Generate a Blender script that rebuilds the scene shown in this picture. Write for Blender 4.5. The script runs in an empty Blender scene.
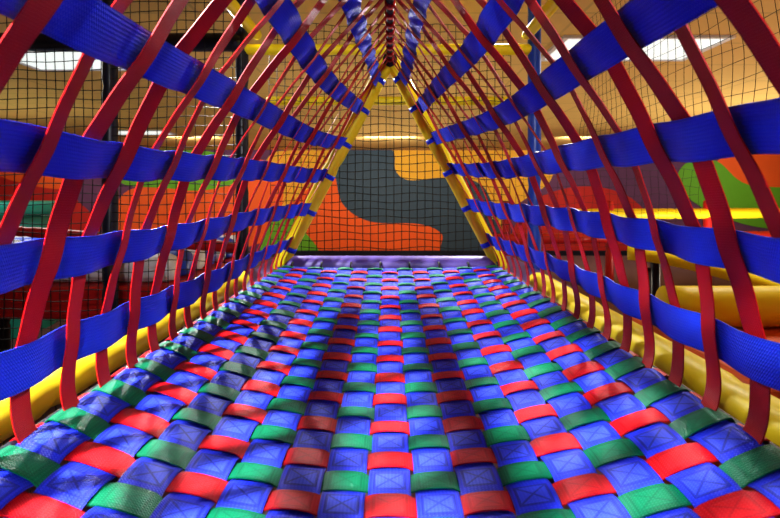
import bpy, math, random
from mathutils import Vector
random.seed(4)
H=1.6            # camera height above the room floor; local z=0 is eye level
sc=bpy.context.scene
sc.view_settings.view_transform='Standard'
sc.view_settings.look='Medium High Contrast'
sc.view_settings.exposure=0.0

# ------------------------------------------------------------ helpers
def link(o,parent=None):
    sc.collection.objects.link(o)
    if parent: o.parent=parent
    return o
def empty(name):
    e=bpy.data.objects.new(name,None); e.empty_display_size=.1
    return link(e)
def obj(name,V,F,mat,parent=None,smooth=True,uv=None):
    me=bpy.data.meshes.new(name); me.from_pydata([tuple(v) for v in V],[],F); 
    if uv:
        l=me.uv_layers.new(name='UVMap')
        for p in me.polygons:
            for li in p.loop_indices:
                l.data[li].uv=uv[me.loops[li].vertex_index]
    if smooth:
        for p in me.polygons:p.use_smooth=True
    me.materials.append(mat); me.update()
    return link(bpy.data.objects.new(name,me),parent)

class N:
    def __init__(s,name,rough=.5,spec=.5):
        s.m=bpy.data.materials.new(name); s.m.use_nodes=True
        s.t=s.m.node_tree; s.b=s.t.nodes['Principled BSDF']
        s.b.inputs['Roughness'].default_value=rough
        s.b.inputs['Specular IOR Level'].default_value=spec
    def n(s,t,**k):
        x=s.t.nodes.new(t)
        for a,b in k.items(): setattr(x,a,b)
        return x
    def l(s,a,b): s.t.links.new(a,b)
    def math(s,op,a,b=None,c=None):
        x=s.n('ShaderNodeMath',operation=op)
        for i,v in enumerate((a,b,c)):
            if v is None: continue
            if isinstance(v,(int,float)): x.inputs[i].default_value=v
            else: s.l(v,x.inputs[i])
        return x.outputs[0]
    def mix(s,f,a,b):
        x=s.n('ShaderNodeMix',data_type='RGBA')
        for i,v in ((0,f),(6,a),(7,b)):
            if isinstance(v,(int,float)): x.inputs[i].default_value=v
            elif isinstance(v,tuple): x.inputs[i].default_value=(*v,1)
            else: s.l(v,x.inputs[i])
        return x.outputs[2]
    def bump(s,h,st=.3,d=.002):
        x=s.n('ShaderNodeBump'); x.inputs['Strength'].default_value=st; x.inputs['Distance'].default_value=d
        s.l(h,x.inputs['Height']); s.l(x.outputs[0],s.b.inputs['Normal'])

def plain(name,col,rough=.5,var=.15,scale=6,bump=.1,spec=.5):
    m=N(name,rough,spec)
    tc=m.n('ShaderNodeTexCoord'); nz=m.n('ShaderNodeTexNoise'); nz.inputs['Scale'].default_value=scale
    nz.inputs['Detail'].default_value=4
    m.l(tc.outputs['Object'],nz.inputs['Vector'])
    c2=tuple(c*(1-var*2) for c in col)
    m.l(m.mix(nz.outputs['Fac'],col,c2),m.b.inputs['Base Color'])
    if bump: m.bump(nz.outputs['Fac'],bump,.01)
    return m.m

def strap(name,col,light,P=None,rough=.42,stitch=True):
    m=N(name,rough,.28)
    uv=m.n('ShaderNodeUVMap'); sp=m.n('ShaderNodeSeparateXYZ'); m.l(uv.outputs[0],sp.inputs[0])
    u,v=sp.outputs[0],sp.outputs[1]
    # woven ribs of the webbing
    r1=m.math('SINE',m.math('MULTIPLY',u,75.0))
    r2=m.math('SINE',m.math('MULTIPLY',v,1900.0))
    h=m.math('ADD',m.math('MULTIPLY',r1,r2),m.math('MULTIPLY',r1,.5))
    nz=m.n('ShaderNodeTexNoise'); nz.inputs['Scale'].default_value=28; nz.inputs['Detail'].default_value=5
    tc=m.n('ShaderNodeTexCoord'); m.l(tc.outputs['Object'],nz.inputs['Vector'])
    c=m.mix(m.math('MULTIPLY',nz.outputs['Fac'],.8),col,tuple(x*.6 for x in col))
    # selvedge
    du=m.math('ABSOLUTE',m.math('SUBTRACT',u,.5))
    edge=m.math('GREATER_THAN',du,.44)
    c=m.mix(m.math('MULTIPLY',edge,.35),c,tuple(x*.3 for x in col))
    c=m.mix(m.math('MULTIPLY',m.math('GREATER_THAN',h,.7),.3),c,light)
    if stitch and P:
        t=m.math('FRACT',m.math('DIVIDE',v,2*P))
        dt=m.math('MULTIPLY',m.math('ABSOLUTE',m.math('SUBTRACT',t,.5)),2.0)
        a=m.math('DIVIDE',du,.36); b=m.math('DIVIDE',dt,.34)
        mm=m.math('MAXIMUM',a,b)
        box=m.math('LESS_THAN',m.math('ABSOLUTE',m.math('SUBTRACT',mm,1.0)),.09)
        xx=m.math('MULTIPLY',m.math('LESS_THAN',m.math('ABSOLUTE',m.math('SUBTRACT',a,b)),.10),m.math('LESS_THAN',mm,1.0))
        st=m.math('MAXIMUM',box,xx)
        inner=m.math('LESS_THAN',mm,1.0)
        c=m.mix(m.math('MULTIPLY',inner,.22),c,light)
        c=m.mix(m.math('MULTIPLY',st,.6 if col[2]>.5 else .28),c,tuple(x*.22 for x in col))
        h=m.math('SUBTRACT',h,m.math('MULTIPLY',st,2.0))
    m.l(c,m.b.inputs['Base Color'])
    m.bump(h,.45,.0009)
    return m.m

P=.05; W=.06
BLUE=(.026,.050,.92); RED=(.66,.006,.014); GREEN=(.0,.19,.085)
m_blue=strap('webbing_blue',BLUE,(.13,.24,1.0),P,rough=.48)
m_red=strap('webbing_red',RED,(.9,.05,.06),P,stitch=True)
m_green=strap('webbing_green',GREEN,(.01,.38,.18),P,stitch=True)
m_bluew=strap('webbing_blue_wall',(.020,.07,.95),(.14,.28,1.0),P,stitch=False,rough=.38)
m_redw=strap('webbing_red_wall',(.70,.008,.012),(.9,.06,.05),P,stitch=False,rough=.4)
m_yel=plain('yellow_vinyl',(.98,.78,.02),.45,.05,8,.1,.3)
m_pur=plain('purple_vinyl',(.17,.11,.46),.45,.15,10)
m_blk=plain('black_cord',(.008,.008,.009),.7,.1,20)
m_navy=plain('navy_vinyl',(.01,.012,.03),.4)
m_bpost=plain('blue_vinyl',(.02,.09,.6),.35)
m_redv=plain('red_vinyl',(.6,.02,.02),.35)
m_orv=plain('orange_mat',(.8,.13,.02),.5)
m_teal=plain('teal_vinyl',(.02,.42,.36),.35)
m_white=plain('white_vinyl',(.75,.75,.78),.4,.05)
m_carpet=plain('carpet_floor',(.22,.12,.14),.95,.3,30,.3)

# ------------------------------------------------------------ generic geometry
def tube(name,pts,r,mat,parent=None,seg=20,rfun=None,cap=True):
    pts=[Vector(p) for p in pts]; V=[];F=[]
    n=len(pts); up=None
    for i,p in enumerate(pts):
        d=(pts[min(i+1,n-1)]-pts[max(i-1,0)]).normalized()
        if up is None:
            up=Vector((0,0,1)) if abs(d.z)<.9 else Vector((1,0,0))
        a=(up-d*up.dot(d)).normalized(); b=d.cross(a); up=a
        rr=rfun(i/(n-1)) if rfun else r
        for k in range(seg):
            t=2*math.pi*k/seg; V.append(p+a*math.cos(t)*rr+b*math.sin(t)*rr)
    for i in range(n-1):
        for k in range(seg):
            F.append((i*seg+k,i*seg+(k+1)%seg,(i+1)*seg+(k+1)%seg,(i+1)*seg+k))
    if cap:
        F.append(tuple(range(seg))[::-1]); F.append(tuple((n-1)*seg+k for k in range(seg)))
    o=obj(name,V,F,mat,parent)
    return o
def lerp(a,b,n): 
    a=Vector(a);b=Vector(b); return [a+(b-a)*i/n for i in range(n+1)]
def padded(name,a,b,r,mat,parent=None,pitch=.45):
    """foam-padded pole with slight pinches where the sleeves meet"""
    L=(Vector(b)-Vector(a)).length; k=max(1,round(L/pitch)); n=k*16
    def rf(t):
        f=(t*k)%1.0; e=min(f,1-f)
        if t<=0 or t>=1: e=0
        return r*(1-.16*math.exp(-(e*k*0+e)**2/.0012))
    return tube(name,lerp(a,b,n),r,mat,parent,rfun=rf)
def box(name,lo,hi,mat,parent=None,bev=.0):
    x0,y0,z0=lo;x1,y1,z1=hi
    V=[(x0,y0,z0),(x1,y0,z0),(x1,y1,z0),(x0,y1,z0),(x0,y0,z1),(x1,y0,z1),(x1,y1,z1),(x0,y1,z1)]
    F=[(3,2,1,0),(4,5,6,7),(0,1,5,4),(1,2,6,5),(2,3,7,6),(3,0,4,7)]
    o=obj(name,V,F,mat,parent,smooth=False)
    if bev:
        b=o.modifiers.new('b','BEVEL'); b.width=bev; b.segments=4
    return o
class Strips:
    def __init__(s): s.V=[];s.F=[];s.UV=[]
    def add(s,frames,width,v0=0,crown=.001,nx=4):
        """frames: list of (pos,widthdir,normal)"""
        base=len(s.V); acc=v0; prev=None
        for p,w,nr in frames:
            if prev is not None: acc+=(p-prev).length
            prev=p
            for k in range(nx+1):
                t=k/nx-.5
                s.V.append(p+w*(t*width)-nr*(crown*4*t*t)); s.UV.append((k/nx,acc))
        m=nx+1
        for i in range(len(frames)-1):
            for k in range(nx):
                a=base+i*m+k; s.F.append((a,a+1,a+m+1,a+m))
    def build(s,name,mat,parent,th=.0022):
        o=obj(name,s.V,s.F,mat,parent,uv=s.UV)
        md=o.modifiers.new('thick','SOLIDIFY'); md.thickness=th; md.offset=0
        es=o.modifiers.new('edges','EDGE_SPLIT'); es.split_angle=math.radians(50)
        return o

# ------------------------------------------------------------ crawl tunnel
Y0,Y1=-.8,2.0
HW=.45; ZE=-.278
tunnel=empty('woven_crawl_tunnel')
def g(y): return max(0,math.sin(math.pi*min(1,max(0,(Y1-y)/(Y1-Y0)))))**.8
def floorz(x,y):
    return ZE-.018-.095*g(y)*(1-min(1,abs(x/HW))**2.2)
def sq(c,p=.6): return math.copysign(abs(c)**p,c)
SUB=8
rows=int((Y1-.04-Y0)/P)
# longitudinal blue straps (15 columns)
S=Strips()
for i in range(-7,8):
    x=i*W; fr=[]
    for k in range((rows)*SUB+1):
        y=Y0+k*P/SUB; j=(y-Y0)/P     # row centres at integer j
        c=math.cos(math.pi*(j+i))      # +1 when (i+j) even -> transverse on top
        off=-.0028*sq(c,.6)
        wob=.0012*math.sin(y*9+i*2.1)
        fr.append((Vector((x+wob,y,H+floorz(x,y)+off)),Vector((1,0,(floorz(x+.01,y)-floorz(x-.01,y))/.02)).normalized(),Vector((0,0,1))))
    base=len(S.UV); S.add(fr,.056,0,.0003)
    # UV v measured in true row units so that the stitches stay on the crossings
    for q in range(base,len(S.UV)):
        y=S.V[q].y; S.UV[q]=(S.UV[q][0],(y-Y0)+ (0 if i%2==0 else P))
S.build('floor_webbing_blue',m_blue,tunnel,.0018)
SR,SG=Strips(),Strips()
for j in range(rows+1):
    y=Y0+j*P; fr=[]
    n=15*SUB
    us=[]
    for k in range(-6,n+7):
        x=-7.5*W+k*W/SUB
        i=x/W; c=math.cos(math.pi*(j+i))
        off=.0042*sq(c,.5) if c>0 else .003*sq(c)
        yy=y+.002*math.sin(j*1.7+x*6)
        z=floorz(x,y)
        # ends wrap down round the edge strap
        over=max(0,abs(x)-HW)
        x2=math.copysign(min(abs(x),HW+.012),x); z-=over*.6
        us.append((i+ (j%2) +1)*P)
        tilt=.06*math.sin(j*2.3+round(i)*1.9)
        fr.append((Vector((x2,yy,H+z+off)),Vector((0,1,tilt)).normalized(),Vector((0,0,1))))
    T=SR if j%2==0 else SG
    base=len(T.UV); T.add(fr,.039,0,.0008)
    for q in range(base,len(T.UV)): T.UV[q]=(T.UV[q][0],us[(q-base)//5]+20*P)
SR.build('floor_webbing_red',m_red,tunnel,.0018)
SG.build('floor_webbing_green',m_green,tunnel,.0018)

def wall(s,y,side):
    gg=g(y); sh=math.sin(math.pi*min(1,max(0,s)))
    x=.455*(1-s)+.125*gg*sh
    z=ZE+.845*s-.035*gg*sh-.01
    return Vector((side*x,y,H+z))
def wdir(s,y,side):
    e=.01; a=wall(max(0,s-e),y,side); b=wall(min(1,s+e),y,side); return (b-a).normalized()
SW_R=Strips(); SW_B=Strips()
RP=.080
nred=int((Y1-.03-Y0)/RP)
BL={-1:[.10,.275,.44,.59,.75,.89],1:[.125,.295,.46,.61,.76,.90]}
for side in (-1,1):
    bl=BL[side]
    yr=[Y1-.05-RP*k for k in range(nred)]
    for k,y in enumerate(yr):
        fr=[]
        # strap end tucks straight under the edge of the floor weave
        for q in range(4):
            t=q/4; x=side*(.432+.022*t)
            fr.append((Vector((x,y,H+floorz(x,y)-.012+.014*t)),Vector((0,1,0)),Vector((-side,0,.6)).normalized()))
        ph=random.uniform(-.012,.012)
        for q in range(0,61):
            s=.01+.99*q/60; d=wdir(s,y,side); nr=d.cross(Vector((0,1,0)))*(side)
            if nr.x*side<0: nr=-nr
            # weave against blue
            off=0
            for bi,bs in enumerate(bl):
                w=math.exp(-((s-bs)/.045)**2); off+=(.005 if (bi+k)%2 else -.005)*w
            p=wall(s,y,side)+nr*off; p.y+=ph*math.sin(math.pi*s)+.004*math.sin(s*5+k)
            tw=.22*math.sin(k*1.7+s*4)*math.sin(math.pi*s)
            fr.append((p,(Vector((0,1,0))*math.cos(tw)+nr*math.sin(tw)).normalized(),nr))
        pts=[f[0].copy() for f in fr]
        for it in range(6):
            for q in range(1,10): pts[q]=(pts[q-1]+pts[q]*2+pts[q+1])/4
        fr=[(pts[q],f[1],f[2]) for q,f in enumerate(fr)]
        SW_R.add(fr,.030,0,.0)
    for bi,bs in enumerate(bl):
        fr=[]; n=220
        for q in range(n+1):
            y=Y0+(Y1-.005-Y0)*q/n
            s=bs+.006*math.sin(y*5+bi*1.3+side)
            d=wdir(s,y,side); nr=d.cross(Vector((0,1,0)))
            if nr.x*side<0: nr=-nr
            tw=.10*math.sin(y*3.1+bi*2+side)
            w=(d*math.cos(tw)+nr*math.sin(tw)).normalized()
            k=(Y1-.05-y)/RP
            c=math.cos(math.pi*(k+bi))
            off=.005*c   # red k with (bi+k) odd sits outside
            fr.append((wall(s,y,side)+nr*off,w,nr))
        SW_B.add(fr,.056,0,.0)
SW_R.build('wall_webbing_red',m_redw,tunnel,.0015)
SW_B.build('wall_webbing_blue',m_bluew,tunnel,.0015)
# edge ropes & ridge rope
for side in (-1,1):
    tube('edge_rope',[(side*.458,Y0+(Y1-Y0)*i/60,H+ZE-.03) for i in range(61)],.009,m_navy,tunnel,seg=10)
tube('ridge_rope',[(0,Y0+(Y1-Y0)*i/60,H+ZE+.845-.012) for i in range(61)],.012,m_blk,tunnel,seg=10)
# red / blue loops of strap ends over the ridge rope
for k in range(nred):
    y=Y1-.05-RP*k
    tube('ridge_loop',[(0,y-.015,H+ZE+.832),(0,y+.015,H+ZE+.832)],.016,m_redw,tunnel,seg=14)
# end frames
for fy in (Y1+.01,Y0-.01):
    ap=Vector((0,fy,H+.575)); 
    for side in (-1,1):
        bt=Vector((side*.470,fy,H-.315))
        d=(ap-bt).normalized()
        padded('frame_side',bt+d*.0,ap-d*.012,.032,m_yel,tunnel,.5)
        for bs in BL[side]:
            c=Vector((side*.470*(1-bs),fy,H-.315+.89*bs))
            tube('frame_strap_wrap',[c-d*.010,c+d*.010],.0338,m_bluew,tunnel,seg=20)
    padded('threshold_bar',(-.47,fy+.01,H-.300),(.47,fy+.01,H-.300),.040,m_pur,tunnel,.94)
    # apex binding
    tube('apex_binding',[ap+Vector((0,-.035,-.02)),ap+Vector((0,.035,-.02))],.03,m_blk,tunnel,seg=14)
# lacing loops that tie the floor to the bar
def ring(name,c,R,r,mat,parent,ax='x'):
    V=[];F=[];A,B=20,6
    for a in range(A):
        t=2*math.pi*a/A
        for b in range(B):
            q=2*math.pi*b/B; rr=R+r*math.cos(q)
            V.append(Vector(c)+Vector((r*math.sin(q),rr*math.cos(t),rr*math.sin(t))))
    for a in range(A):
        for b in range(B):
            F.append((a*B+b,((a+1)%A)*B+b,((a+1)%A)*B+(b+1)%B,a*B+(b+1)%B))
    return obj(name,V,F,mat,parent)
for i in range(-7,8,2):
    ring('lacing_loop',(i*W+.02,Y1-.028,H-.303),.022,.004,m_blk,tunnel)

# ------------------------------------------------------------ play structure around
plat=empty('play_structure')
box('deck',(-.75,Y1+.1,H-.48),(.8,3.15,H-.405),m_pur,plat,.015)
for x in (-.7,.75):
    for y in (2.2,3.05):
        padded('leg',(x,y,0),(x,y,H-.48),.04,m_navy,plat)
box('deck',(-.75,-2.0,H-.48),(.8,Y0-.1,H-.405),m_pur,plat,.015)
for x in (-.7,.75):
    for y in (-1.1,-1.9):
        padded('leg',(x,y,0),(x,y,H-.48),.04,m_navy,plat)

def net(name,o,u,v,cell,mat=m_blk,r=.0019,sag=.02):
    o=Vector(o);u=Vector(u);v=Vector(v); nu=round(u.length/cell); nv=round(v.length/cell)
    nrm=u.cross(v).normalized(); V=[];F=[]
    ph=random.random()*6
    def P3(a,b):
        d=sag*(math.sin(a*7+ph)*math.sin(b*5+1)+.4*math.sin(a*17+b*11))
        jz=.15*cell*math.sin(a*23+b*31+ph)
        return o+u*a+v*b+nrm*d+v.normalized()*jz
    def line(pts):
        b0=len(V)
        for i,p in enumerate(pts):
            d=(pts[min(i+1,len(pts)-1)]-pts[max(i-1,0)]).normalized()
            a=nrm; b=d.cross(a).normalized()
            for k in range(3):
                t=2*math.pi*k/3; V.append(p+a*math.cos(t)*r+b*math.sin(t)*r)
        for i in range(len(pts)-1):
            for k in range(3):
                F.append((b0+i*3+k,b0+i*3+(k+1)%3,b0+i*3+3+(k+1)%3,b0+i*3+3+k))
    n=30
    for i in range(nu+1): line([P3(i/nu,k/n) for k in range(n+1)])
    for j in range(nv+1): line([P3(k/n,j/nv) for k in range(n+1)])
    return obj(name,V,F,mat,plat)
net('safety_net',(-.78,3.12,H-.40),(1.56,0,0),(0,0,1.5),.05,r=.0027)
net('safety_net',(-3.3,2.62,.55),(2.5,0,0),(0,0,2.15),.052,r=.0028)
net('safety_net',(-1.0,2.62,.55),(0,-2.9,0),(0,0,.62),.05,r=.0022)
net('safety_net',(1.25,3.1,H+.25),(0,-3.2,0),(0,0,.85),.055,r=.0012)
net('safety_net',(.82,3.12,H-.34),(1.2,0,0),(0,0,.5),.055,r=.0012)

for x,y,m,nm,r in ((-1.55,2.66,m_navy,'support_post',.04),(-.82,2.66,m_navy,'support_post',.035),(-3.2,2.66,m_navy,'support_post',.045),
               (.80,2.66,m_bpost,'support_post',.036)):
    padded(nm,(x,y,0),(x,y,H+1.14),r,m,plat,.6)
# yellow overhead rails of the structure
for a,b in (((-.82,2.66,H+.80),(.80,2.66,H+.80)),((-.82,3.2,H+.62),(.86,3.2,H+.62)),
            ((-.72,2.60,H+.86),(-.72,-1.2,H+.86)),((.74,2.60,H+.86),(.74,-1.2,H+.86)),
            ((-.62,Y1,H-.35),(-.67,Y0,H-.38)),((.61,Y1,H-.36),(.66,Y0,H-.40)),
            ):
    r=.040 if a[2]<H else .03
    padded('padded_rail',a,b,r,m_yel,plat,.55)
padded('padded_rail',(-3.2,2.66,H+.84),(-.82,2.66,H+.84),.05,m_navy,plat,.6)
padded('padded_rail',(-3.2,2.66,H-.12),(-.82,2.66,H-.30),.03,m_redv,plat,.6)
# right side: toddler slide area
slide=empty('toddler_slide')
X0,XD=2.1,1.9            # slide runs to the right, down towards the viewer
V=[];F=[]
nu,nv=14,30
def sl(t): return (X0+XD*t, 4.1-1.2*t, H-.55-.5*t*t*(3-2*t))
for a in range(nv+1):
    t=a/nv; cx,cy,cz=sl(t)
    for b in range(nu+1):
        q=b/nu*2-1; V.append((cx+q*.24,cy+q*.36,cz+.10*abs(q)**4))
for a in range(nv):
    for b in range(nu):
        k=a*(nu+1)+b; F.append((k,k+1,k+nu+2,k+nu+1))
o=obj('slide_chute',V,F,m_orv,slide); md=o.modifiers.new('t','SOLIDIFY'); md.thickness=.03
for q in (-1,1):
    pts=[]
    for a in range(41):
        cx,cy,cz=sl(a/40); pts.append((cx+q*.26,cy+q*.39,cz+.10))
    tube('slide_rail',pts,.06,m_yel,slide)
for t in (.05,.5,.95):
    cx,cy,cz=sl(t)
    for q in (-1,1): padded('leg',(cx+q*.2,cy+q*.3,0),(cx+q*.2,cy+q*.3,cz-.02),.04,m_navy,slide)
blocks=empty('soft_play_blocks')
box('orange_block',(1.25,1.6,0),(2.3,2.6,.95),m_orv,blocks,.05)
box('red_block',(1.25,.6,0),(2.3,1.57,.85),m_redv,blocks,.05)
tube('yellow_bolster',lerp((1.35,2.35,1.05),(2.25,2.35,1.05),10),.10,m_yel,blocks)
barrier=empty('padded_barrier')
padded('padded_rail',(1.5,7.0,H-.30),(6.5,7.6,H-.30),.08,m_yel,barrier,.7)
padded('padded_rail',(1.5,7.0,H-.66),(6.5,7.6,H-.66),.08,m_redv,barrier,.7)
for x in (1.7,3.3,4.9,6.3):
    padded('post',(x,7.0+(x-1.5)*.12,0),(x,7.0+(x-1.5)*.12,H-.1),.06,m_redv,barrier,.6)
# left side : ball pit with teal rim, blue/white soft rollers
pit=empty('ball_pit')
def ringz(name,c,R,r,mat,parent):
    V=[];F=[];A,B=48,14
    for a in range(A):
        t=2*math.pi*a/A
        for b in range(B):
            q=2*math.pi*b/B; rr=R+r*math.cos(q)
            V.append((c[0]+rr*math.cos(t),c[1]+rr*math.sin(t),c[2]+r*math.sin(q)))
    for a in range(A):
        for b in range(B):
            F.append((a*B+b,((a+1)%A)*B+b,((a+1)%A)*B+(b+1)%B,a*B+(b+1)%B))
    return obj(name,V,F,mat,parent)
ringz('rim',(-5.3,5.6,H-.18),1.2,.09,m_teal,pit)
V=[];F=[];A=48
for z in (0,H-.2):
    for a in range(A):
        t=2*math.pi*a/A; V.append((-5.3+1.2*math.cos(t),5.6+1.2*math.sin(t),z))
for a in range(A): F.append((a,(a+1)%A,A+(a+1)%A,A+a))
obj('pit_wall',V,F,m_teal,pit)
roll=empty('soft_roller_set')
for k in range(7):
    x0=-3.6+.02*k; y=3.0+.22*k
    padded('roller',(x0,y,H-.46),(-1.35,y,H-.46),.09,m_bpost if k%2 else m_white,roll,.5)
box('roller_base',(-3.7,2.85,H-.75),(-1.3,4.5,H-.55),m_redv,roll,.03)
for x in (-3.5,-1.45):
    for y in (3.0,4.35): padded('leg',(x,y,0),(x,y,H-.74),.05,m_navy,roll)

# ------------------------------------------------------------ room
def wallmat(name,col):
    return plain(name,col,.8,.08,2,.05)
m_wall=wallmat('wall_paint_plum',(.14,.05,.13))
XL,XR,YB,YF,ZC=-10.5,12.0,12.5,-5.0,H+1.15
mc=N('ceiling_tile',.85,.2)
tc=mc.n('ShaderNodeTexCoord'); br=mc.n('ShaderNodeTexBrick'); mc.l(tc.outputs['Object'],br.inputs['Vector'])
br.offset=0; br.inputs['Scale'].default_value=1.0; br.inputs['Brick Width'].default_value=1.22; br.inputs['Row Height'].default_value=.61
br.inputs['Mortar Size'].default_value=.012
br.inputs['Color1'].default_value=(.70,.47,.17,1); br.inputs['Color2'].default_value=(.67,.45,.16,1); br.inputs['Mortar'].default_value=(.55,.38,.14,1)
mc.l(br.outputs['Color'],mc.b.inputs['Base Color'])
box('floor',(XL-.1,YF-.1,-.1),(XR+.1,YB+.1,0),m_carpet)
box('ceiling',(XL-.1,YF-.1,ZC),(XR+.1,YB+.1,ZC+.1),mc.m)
box('wall_back',(XL-.1,YB,0),(XR+.1,YB+.1,ZC),m_wall)
box('wall_front',(XL-.1,YF-.1,0),(XR+.1,YF,ZC),m_wall)
box('wall_left',(XL-.1,YF,0),(XL,YB,ZC),m_wall)
box('wall_right',(XR,YF,0),(XR+.1,YB,ZC),m_wall)
box('baseboard_back',(XL,YB-.03,0),(XR,YB,.12),m_navy)
mural=empty('wall_mural')
def paint(name,pts,col,layer,sharp=False):
    n=len(pts);out=[]
    for i in range(n):
        p0,p1,p2,p3=[Vector((*pts[(i+k-1)%n],0)) for k in range(4)]
        for q in range(8):
            t=q/8
            out.append(.5*((2*p1)+(p2-p0)*t+(2*p0-5*p1+4*p2-p3)*t*t+(3*p1-p0-3*p2+p3)*t**3))
    V=[(p.x,YB-.004-.003*layer,H+max(-1.47,min(1.14,p.y))) for p in out]
    obj(name,V,[tuple(range(len(V)))],plain('mural_'+name,col,.7,.06,3,0),mural,smooth=False)
OR=(.85,.13,.015);TE=(.040,.075,.115);YE=(.78,.42,.03);GR=(.14,.40,.02);RE=(.5,.02,.015)
paint('yellow_field',[(-2.6,1.2),(3.6,1.2),(4.2,.4),(3.2,-.4),(2.6,-1.6),(0,-1.6),(-2.9,-1.6),(-3.1,0)],YE,1)
paint('orange_wave',[(-2.6,-1.6),(-2.8,-.6),(-2.0,.25),(-1.4,.45),(-1.0,-.3),(-.4,-.6),(.9,-.65),(1.4,-1.0),(1.5,-1.6),(0,-1.7)],OR,2)
paint('teal_wave',[(-1.5,1.2),(-.7,1.25),(.05,1.15),(.15,.6),(.5,.36),(1.3,.42),(2.1,.38),(2.6,-.1),(2.9,-1.6),(1.4,-1.6),(1.35,-1.05),(.75,-.78),(-.5,-.72),(-1.2,-.3),(-1.4,.35)],TE,3)
paint('green_blob',[(-3.3,-1.6),(-3.2,-.9),(-2.7,-.5),(-2.2,-1.0),(-1.9,-1.6)],GR,4)
paint('green_cloud',[(-7.0,.3),(-6.6,1.0),(-5.4,1.15),(-4.3,1.0),(-3.7,.45),(-4.8,.1),(-5.8,.15)],GR,3)
paint('orange_cloud',[(-7.2,-.8),(-6.8,.1),(-5.0,.35),(-3.9,.9),(-2.9,.7),(-2.8,-.2),(-3.2,-1.2),(-5.2,-1.6),(-6.8,-1.5)],OR,2)
paint('red_band',[(-10.4,-.2),(-10.4,.9),(-9.0,.8),(-8.3,0),(-7.5,-.9),(-8.6,-1.2)],RE,3)
paint('orange_band',[(-10.4,.6),(-9.8,1.1),(-9.0,.9),(-8.4,.2),(-9.2,.2)],OR,4)
paint('teal_patch',[(-9.4,1.2),(-7.6,1.2),(-7.2,.6),(-8.2,.5)],TE,2)
paint('red_patch',[(3.4,-1.6),(3.6,-.3),(5.0,.2),(6.4,-.2),(7.0,-1.6)],RE,2)
paint('orange_sun',[(8.5,.3),(8.7,1.05),(9.8,1.12),(11.3,1.05),(11.8,.3),(10,.1)],OR,3)
paint('green_hill',[(7.5,.2),(7.7,.8),(8.5,.85),(9.3,.25),(11,.1),(11.6,-.5),(10,-.9),(8.4,-.5)],GR,4)

# ------------------------------------------------------------ lights
em=N('light_diffuser'); em.b.inputs['Emission Color'].default_value=(.92,1,.97,1); em.b.inputs['Emission Strength'].default_value=.75
em.b.inputs['Base Color'].default_value=(.4,.4,.4,1)
for (cx,cy) in ((1.88,3.78),(-2.6,4.1),(-4.7,8.9),(2.0,-1.5),(-2.4,-1.5)):
    pn=empty('ceiling_light_panel')
    box('diffuser',(cx-.58,cy-.28,ZC-.012),(cx+.58,cy+.28,ZC-.004),em.m,pn)
    for (a,b) in (((-.62,-.31),(.62,-.28)),((-.62,.28),(.62,.31)),((-.62,-.28),(-.58,.28)),((.58,-.28),(.62,.28))):
        box('trim',(cx+a[0],cy+a[1],ZC-.02),(cx+b[0],cy+b[1],ZC),m_white,pn)
def area(loc,size,e,col,tgt=None,sy=None):
    l=bpy.data.lights.new('lamp','AREA'); l.energy=e; l.color=col; l.size=size
    if sy: l.shape='RECTANGLE'; l.size_y=sy
    o=bpy.data.objects.new('added_fill_lamp',l); o.location=loc
    if tgt: o.rotation_euler=(Vector(tgt)-Vector(loc)).to_track_quat('-Z','Y').to_euler()
    link(o)
# added lamps that brighten the mural, no real fixtures
for x in (-8,-4,0,4,8.5):
    area((x,9.6,ZC-.06),1.0,52,(1,.9,.75),(x,YB,H-.4),.2)
# added upward-facing lamps near the floor, to brighten the ceiling
for (x,y,e) in ((-5,6.5,34),(5,6.0,85),(0,9,38),(9,4,85),(-6,1.5,20),(5,1.0,75),(0,5,24)):
    area((x,y,.35),1.2,e,(1,.9,.72),(x,y,3))
# added downward lamps that brighten the play pieces, loosely after the ceiling panels
area((2.6,3.2,ZC-.05),1.1,26,(1,.97,.92),(2.6,3.2,0),.5)
area((-2.9,3.9,ZC-.05),1.1,26,(1,.97,.92),(-2.9,3.9,0),.5)
area((-4.9,4.9,ZC-.05),1.1,22,(1,.97,.92),(-4.9,4.9,0),.5)
def spot(loc,tgt,e,col,ang=60,r=.06):
    l=bpy.data.lights.new('spot','SPOT'); l.energy=e; l.color=col; l.spot_size=math.radians(ang); l.spot_blend=.9; l.shadow_soft_size=r
    o=bpy.data.objects.new('added_tunnel_spot',l); o.location=loc
    o.rotation_euler=(Vector(tgt)-Vector(loc)).to_track_quat('-Z','Y').to_euler(); link(o)
spot((-1.0,-.4,ZC-.08),(-.26,.72,H-.3),680,(.97,.98,1),58,.045)  # spots added over the tunnel for brighter straps and harder shadows
spot((.7,3.0,ZC-.08),(-.2,1.3,H-.2),220,(1,.98,.96),60,.045)
spot((-1.2,3.4,ZC-.08),(0,1.2,H-.3),270,(1,.98,.96),64,.045)
# added unseen spot behind the viewer, brightens the side webbing and end frame
spot((.35,-1.9,ZC-.25),(-.2,1.7,H+.05),300,(.97,.98,1),48,.08)
w=bpy.data.worlds.new('w'); sc.world=w; w.use_nodes=True
w.node_tree.nodes['Background'].inputs[0].default_value=(1,.85,.65,1); w.node_tree.nodes['Background'].inputs[1].default_value=.3

# ------------------------------------------------------------ camera
cam=bpy.data.cameras.new('camera'); co=bpy.data.objects.new('camera',cam); link(co)
co.location=(0,0,H); co.rotation_euler=(math.radians(90),0,0)
cam.sensor_width=36; cam.lens=36*480/780; cam.shift_y=-65/780; cam.clip_start=.02
cam.dof.use_dof=True; cam.dof.focus_distance=1.15; cam.dof.aperture_fstop=7.0
sc.camera=co
